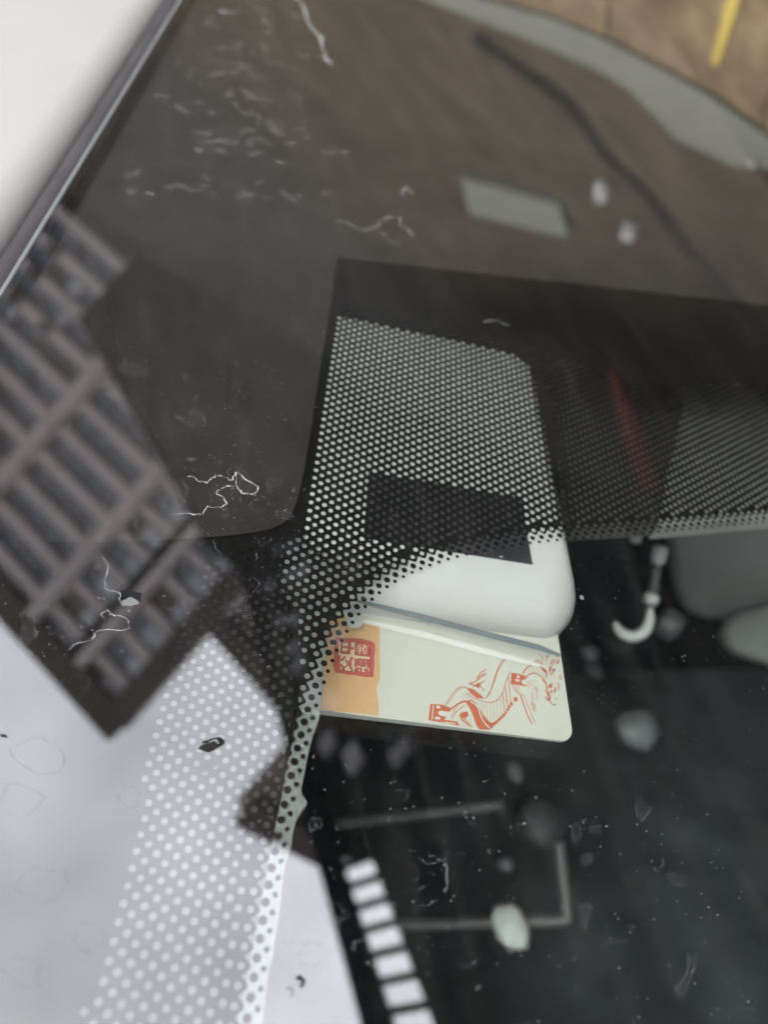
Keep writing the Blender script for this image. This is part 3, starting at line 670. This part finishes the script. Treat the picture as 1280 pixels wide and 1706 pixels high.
# ------------------------------------------------------------------ the transponder stuck to the glass
HF = -.00014                                         # its face almost touches the enamel
dy = unit(np.append(np.array(pg(890, 610, HF)) - np.array(pg(963, 985, HF)), 0))[:2]; dx = np.array([dy[1], -dy[0]])
o_ = np.array(pg(498, 1000, HF))
def dv(p): q = np.array(p) - o_; return (float(q @ dx), float(q @ dy))
XR = dv(pg(957, 950, HF))[0]; YT = dv(pg(720, 548, HF))[1]; YB = dv(pg(860, 1040, -.006))[1]
def rrect(x0, x1, y0, y1, r, k=8):
    out = []
    for cx_, cy_, a0 in ((x1 - r, y1 - r, 0), (x0 + r, y1 - r, 90), (x0 + r, y0 + r, 180), (x1 - r, y0 + r, 270)):
        for i in range(k + 1):
            a = math.radians(a0 + 90 * i / k); out.append((cx_ + r * math.cos(a), cy_ + r * math.sin(a)))
    return out
DM = GM @ mat(np.column_stack([np.append(dx, 0), np.append(dy, 0), [0, 0, 1]]), (o_[0], o_[1], 0))
def loft(rings, name, m_, par, M4, cap=(True, True)):
    V = [p + (h,) for ring, h in rings for p in ring]; k = len(rings[0][0]); Fc = []
    for i in range(len(rings) - 1):
        for j in range(k): Fc.append((i * k + j, i * k + (j + 1) % k, (i + 1) * k + (j + 1) % k, (i + 1) * k + j))
    if cap[0]: Fc.append(tuple(range(k)))
    if cap[1]: Fc.append(tuple(range((len(rings) - 1) * k, len(rings) * k)))
    o = link(name, fix(mesh(name, V, Fc, m_, smooth=True)), par, M4); return o
TD = thing('toll_transponder', gpoint(o_[0], o_[1], HF), 'white rounded plastic toll transponder stuck behind the dotted glass', 'transponder', None, DM.copy())
TDM = DM.copy(); 
WM[TD.name] = DM.copy(); TD.matrix_world = DM
XL = -.0035; XR += .0026
rings = []
for a in np.linspace(0, math.pi / 2, 12):
    c, s = 1 - math.sin(a), 1 - math.cos(a)
    rings.append((rrect(XL + .0028 * c, XR - .0055 * c, YB + .0125 * c, YT - .004 * c, .0095 - .0015 * c), HF - .009 * s))
rings += [(rrect(XL, XR, YB, YT, .0095), HF - .013), (rrect(XL + .002, XR - .002, YB + .002, YT - .002, .0085), HF - .019), (rrect(XL + .005, XR - .005, YB + .006, YT - .005, .007), HF - .0205)]
loft(rings, 'housing', M['plastic'], TD, DM)
sp = [pg(*p, HF) for p in [(614, 786), (868, 829), (888, 941), (605, 897)]]
v, f = prism([dv(p) for p in sp][::-1], HF - .0001, HF + .00006)
link('solar_patch', fix(mesh('solar_patch', v, f, M['solar'])), TD, DM)
# tray under the card and the clear guard's grey edge
HC = -.0105
def dvh(px, py, h): return dv(pg(px, py, h))
tr = [dvh(px, py, HC - .0012) for px, py in [(499, 1180), (930, 1230), (915, 1080), (905, 960), (500, 960)]]
link('card_tray', fix(mesh('card_tray', *prism(tr[::-1], HC - .0030, HC - .0012), M['tray'])), TD, DM)
HS = -.0062
sa = [dvh(px, py, HS) for px, py in [(592, 1000), (700, 1027), (820, 1059), (900, 1079), (934, 1092)]]
link('guard_edge', fix(mesh('guard_edge', *ribbon(sa, .0016, HS), M['strip'])), TD, DM)
sb = [dvh(px, py, HC + .0004) for px, py in [(585, 1030), (700, 1056), (820, 1088), (900, 1109)]]
link('guard_lip', fix(mesh('guard_lip', *ribbon(sb, .0016, HC + .0004), film_mat('clear guard', (.9, .92, .88), .6))), TD, DM)

nt = dvh(590, 1036, HC + .0007)
link('thumb_notch', mesh('thumb_notch', [(nt[0] + .0020 * math.cos(t), nt[1] + .0017 * math.sin(t), HC + .0007) for t in np.linspace(0, 6.283, 20, endpoint=False)], [tuple(range(20))], M['tray']), TD, DM)
# ------------------------------------------------------------------ the card
cbl, cbr = np.array(pg(535, 1183, HC)), np.array(pg(957, 1237, HC))
cdx = unit(np.append(cbr - cbl, 0))[:2]; cdy = np.array([-cdx[1], cdx[0]])
CM = GM @ mat(np.column_stack([np.append(cdx, 0), np.append(cdy, 0), [0, 0, 1]]), (cbl[0], cbl[1], HC))
CW = float(np.linalg.norm(cbr - cbl))
def cd(px, py):
    q = np.array(pg(px, py, HC)) - cbl; return (float(q @ cdx), float(q @ cdy))
CARD = thing('toll_card', gpoint(cbl[0], cbl[1], HC), 'pale toll card with orange band, red seal and wall drawing, below the device', 'card', None, CM.copy())
WM[CARD.name] = CM.copy(); CARD.matrix_world = CM
link('card_body', fix(mesh('card_body', *prism(rrect(0, CW, 0, .046, .0032), -.0008, 0), M['card'])), CARD, CM)
ob = [cd(*p) for p in [(541, 1075), (536.2, 1182.5), (631, 1192.5), (631, 1172), (629, 1160), (627, 1148), (630, 1138), (633, 1132), (632.5, 1042), (545, 1020)]]
ob = [(max(x, .00006), max(y, .00006)) for x, y in ob]
PH = .00004
link('orange_band', mesh('orange_band', [p + (PH,) for p in ob], [tuple(range(len(ob)))], M['orange']), CARD, CM)
def printed(name, layers, base):
    """flat print: list of (material, list of polygons / strokes) stacked a few microns apart"""
    mats, V, Fc, fm = [], [], [], []
    for li, (m_, shapes) in enumerate(layers):
        if M[m_] not in mats: mats.append(M[m_])
        h = base + li * .000015
        for s in shapes:
            v, f = s(h) if callable(s) else ([tuple(p) + (h,) for p in s], [tuple(range(len(s)))])
            o = len(V); V += v; Fc += [tuple(i + o for i in q) for q in f]; fm += [mats.index(M[m_])] * len(f)
    return link(name, mesh(name, V, Fc, None, mats, fm), CARD, CM)
def stroke(pts, w, sm=4):
    P = catmull(pts, sm) if sm and len(pts) > 2 else [np.array(p) for p in pts]
    return lambda h: ribbon(P, w, h, False, .15)
# red seal with four characters (turned a quarter, as printed)
S = lambda pts: [cd(*p) for p in crop(530, 1040, 9.846, pts)]
frame_o = [(300, 205), (600, 240), (880, 290), (925, 330), (915, 600), (905, 860), (870, 865), (720, 850), (520, 822), (290, 790), (248, 690), (270, 480), (265, 250)]
frame_i = [(330, 262), (600, 290), (835, 322), (858, 352), (855, 600), (850, 800), (600, 788), (400, 755), (312, 732), (320, 600), (330, 470), (326, 360)]
def off(pts, k):
    P = [np.array(p, float) for p in pts]; c = sum(P) / len(P); return [tuple(c + (p - c) * (1 + k / max(np.linalg.norm(p - c), 1))) for p in P]
glyph = [[(375, 275), (535, 285), (530, 375), (580, 385), (580, 412), (530, 415), (525, 492), (368, 478)],
         [(608, 298), (850, 328), (838, 532), (610, 505)],
         [(308, 520), (368, 518), (360, 740), (305, 735)],
         [(375, 590), (430, 525), (455, 545), (400, 605)], [(440, 580), (470, 590), (505, 620), (540, 540), (575, 552), (545, 620), (540, 660), (570, 755), (540, 768), (510, 690), (475, 640)],
         [(365, 675), (395, 660), (440, 735), (410, 752)], [(425, 700), (470, 670), (480, 690), (440, 715)],
         [(605, 560), (635, 580), (660, 570), (820, 580), (845, 570), (840, 700), (810, 730), (790, 700), (690, 690), (660, 660), (630, 705), (605, 700)],
         [(595, 745), (640, 715), (675, 720), (650, 765), (605, 768)], [(690, 720), (720, 730), (715, 785), (690, 780)], [(750, 750), (800, 735), (840, 790), (815, 805), (780, 775)]]
def ell(cx_, cy_, a, b): return [(cx_ + a * math.cos(t), cy_ + b * math.sin(t)) for t in np.linspace(0, 2 * math.pi, 12, endpoint=False)]
cuts = [ell(450, 335, 52, 30), ell(437, 418, 48, 30)]
kuo = [[(650, 345), (690, 335), (700, 385), (740, 390), (745, 340), (790, 350), (812, 400), (806, 480), (780, 495), (745, 490), (735, 440), (700, 440), (690, 490), (660, 485), (635, 440), (640, 380)]]
inner = [[(655, 350), (675, 350), (672, 480), (652, 478)], [(705, 400), (730, 402), (728, 435), (704, 433)], [(760, 380), (785, 380), (780, 485), (758, 485)], [(630, 405), (660, 410), (660, 430), (630, 425)], [(800, 380), (812, 385), (808, 480), (796, 480)]]
tong = [ell(705, 610, 26, 9), ell(775, 612, 24, 9), ell(700, 655, 24, 8), ell(770, 655, 18, 8), ell(790, 690, 22, 10)]
def ring(o1, i1):
    def fn(h):
        a = [tuple(p) + (h,) for p in S(o1)][::-1]; b = [tuple(p) + (h,) for p in S(i1)][::-1]
        vo, eo, fo, _, _, of = delaunay_2d_cdt([Vector(p[:2]) for p in a + b], [], [list(range(len(a))), list(range(len(a), len(a) + len(b)))], 1, 1e-9)
        return [(p.x, p.y, h) for p in vo], [tuple(fc) for fc, src in zip(fo, of) if src == [0]]
    return fn
def rg(p, a=5): random.seed(len(p)); return [tuple(q) for q in rough(p, .03, 2)]
fo_, fi_ = rg(frame_o), rg(frame_i)
printed('seal_print', [('cream', [S(off(frame_i, 8))]), ('brown', [ring(off(fo_, 7), off(fi_, -9))] + [S(off(x, 9)) for x in glyph]),
                       ('red', [ring(fo_, fi_)] + [S(x) for x in glyph]), ('brown', [S(off(x, 7)) for x in cuts + kuo + tong]), ('cream', [S(x) for x in cuts + kuo + tong[4:]] + [S(off(x, -2)) for x in tong[:4]]), ('red', [S(x) for x in inner])], PH + .00002)
# the wall winding over hills
K = lambda pts: [cd(*p) for p in crop(690, 1070, 4.741, pts)]
T, T2 = .00016, .00026
st = lambda pts, w=T, sm=4: stroke(K(pts), w, sm)
bold, fine, cut = [], [], []
fine += [st([(245, 500), (290, 430), (330, 378), (375, 352), (425, 358)]), st([(262, 500), (300, 440), (338, 388), (378, 362), (415, 366)], T * .7), st([(553, 448), (590, 420), (620, 340), (650, 240), (690, 160), (750, 90)]),
         st([(575, 425), (612, 370), (640, 300), (665, 225), (700, 160), (740, 118)]), st([(412, 400), (470, 440), (540, 465), (610, 475), (660, 455), (700, 400), (720, 330), (765, 222)]),
         st([(300, 610), (330, 555), (370, 520), (405, 500)]), st([(290, 600), (318, 540), (350, 505)], T * .7), st([(860, 250), (890, 205), (940, 182), (990, 190), (1045, 225)], T2), st([(870, 298), (910, 256), (955, 245), (1000, 270), (1045, 322)], T2),
         st([(1045, 322), (1052, 390), (1065, 440), (1090, 488), (1125, 492)], T2), st([(838, 408), (870, 500), (905, 590), (935, 655)], T2), st([(868, 420), (900, 500), (930, 575), (962, 650)], T),
         st([(780, 335), (800, 380), (830, 410), (870, 418)]), st([(980, 90), (1010, 115), (1022, 150)])]
for a, b in [((400, 395), (392, 452)), ((420, 405), (418, 450)), ((440, 418), (440, 452)), ((460, 432), (462, 462)), ((505, 465), (510, 505)), ((530, 468), (540, 535)), ((550, 470), (556, 555)), ((575, 476), (582, 595)), ((605, 478), (610, 622)), ((630, 474), (633, 612)), ((652, 465), (662, 592)), ((680, 440), (692, 562)),
             ((905, 212), (900, 255)), ((925, 196), (925, 245)), ((945, 192), (950, 243)), ((965, 192), (975, 250)), ((985, 200), (998, 262)), ((1005, 208), (1018, 280)), ((1025, 222), (1036, 300))]: fine.append(st([a, b], T * .75, 0))
for a, b in [((700, 395), (716, 545)), ((720, 340), (742, 512)), ((745, 268), (766, 482))]: bold.append(st([a, b], T2 * 1.3, 0))
for k in range(6): fine.append(st([(795 + k * 3, 350 + k * 9), (830 + k * 2, 352 + k * 10)], T, 0))
bold += [K(p) for p in [[(412, 358), (470, 370), (530, 418), (553, 442), (500, 446), (450, 406)],
        [(405, 470), (440, 453), (490, 480), (520, 530), (542, 575), (575, 615), (612, 636), (645, 630), (625, 672), (600, 692), (520, 690), (492, 655), (470, 590), (440, 520)],
        [(130, 487), (225, 493), (295, 520), (288, 545), (245, 552), (255, 590), (240, 612), (345, 628), (357, 660), (110, 614), (118, 560)],
        [(356, 575), (372, 556), (425, 546), (432, 582), (402, 600), (468, 668), (440, 668), (372, 612)],
        [(770, 240), (830, 252), (885, 265), (870, 296), (848, 302), (858, 330), (925, 352), (765, 332)],
        [(1000, 198), (1050, 225), (1052, 252), (1020, 228)], [(1010, 285), (1048, 320), (1046, 338), (1020, 305)], [(480, 335), (520, 318), (526, 350), (505, 366)]]]
for x, y, r in [(640, 640, 14), (658, 625, 13), (676, 608, 14), (694, 592, 12), (710, 576, 14), (726, 555, 12), (742, 532, 13), (756, 510, 12), (770, 488, 14), (803, 452, 19)]: bold.append(K([(x + r * math.cos(t), y + r * math.sin(t)) for t in np.linspace(0, 6.28, 7, endpoint=False)]))
for k in range(9):   # scalloped parapet
    t = k / 8; x, y = 300 + 105 * t, 525 - 58 * math.sin(t * 1.45); bold.append(K([(x - 8, y - 8), (x + 8, y - 10), (x + 8, y + 6), (x - 8, y + 8)]))
for k in range(12):
    t = k / 11; x, y = 452 + 140 * t, 462 + 180 * t ** 1.1; bold.append(K([(x, y - 12), (x + 15, y), (x, y + 8)]))
rs = random.Random(5)
for _ in range(46):
    x, y = rs.uniform(1045, 1165), rs.uniform(85, 450)
    if x > 1130 and y > 370: continue
    a = rs.uniform(.5, 1.3); l_ = rs.uniform(12, 46); fine.append(st([(x, y), (x - l_ * .35 * math.cos(a) + rs.uniform(-8, 8), y + l_ * .5), (x - l_ * math.cos(a) * .6, y + l_ * math.sin(a))], rs.uniform(.6, 2.1) * T))
for _ in range(34):
    t = rs.random(); x, y = 905 + t * 30 + rs.uniform(-10, 75) * (1 - .6 * t), 290 + t * 215 + rs.uniform(-10, 30); l_ = rs.uniform(14, 52)
    fine.append(st([(x, y), (x + l_ * .4, y + l_ * .75)] if rs.random() < .6 else [(x, y), (x - l_ * .3, y + l_ * .5)], rs.uniform(.6, 1.8) * T, 0))
for pts in [[(435, 340), (500, 300), (575, 245)], [(490, 290), (530, 240), (575, 210)], [(470, 352), (520, 330), (560, 300)], [(520, 345), (540, 362), (555, 386)], [(430, 322), (452, 330), (470, 352)], [(445, 312), (470, 335), (490, 345)], [(500, 300), (520, 268), (560, 250)], [(960, 150), (990, 140), (1020, 165)], [(945, 160), (985, 160), (1025, 180)], [(930, 510), (950, 535), (962, 555)]]: fine.append(st(pts, T * 1.3))
cut += [K(p) for p in [[(176, 500), (208, 503), (206, 526), (178, 522)], [(190, 548), (215, 540), (270, 552), (268, 590), (205, 580), (192, 565)], [(166, 588), (206, 592), (204, 613), (164, 609)], [(812, 262), (836, 266), (834, 284), (812, 281)], [(800, 290), (834, 296), (836, 312), (802, 308)], [(150, 492), (158, 492), (146, 612), (138, 610)], [(240, 628), (330, 640), (330, 646), (240, 638)]]]
cut += [st([(440, 463), (500, 508), (530, 588), (560, 640), (604, 684)], .00028), st([(375, 598), (420, 630), (455, 668)], .0002)]
for k in range(6): y = 500 + k * 20; cut.append(K([(112 - k * 1.5, y), (128 - k * 2, y), (127 - k * 2, y + 8), (111 - k * 1.5, y + 8)]))
printed('landmark_print', [('wallred', fine + bold), ('pale', cut)], PH)
dot = [cd(719, 1122), cd(720.3, 1121), cd(720.3, 1123)]
printed('ink_spot', [('brown', [dot])], PH)
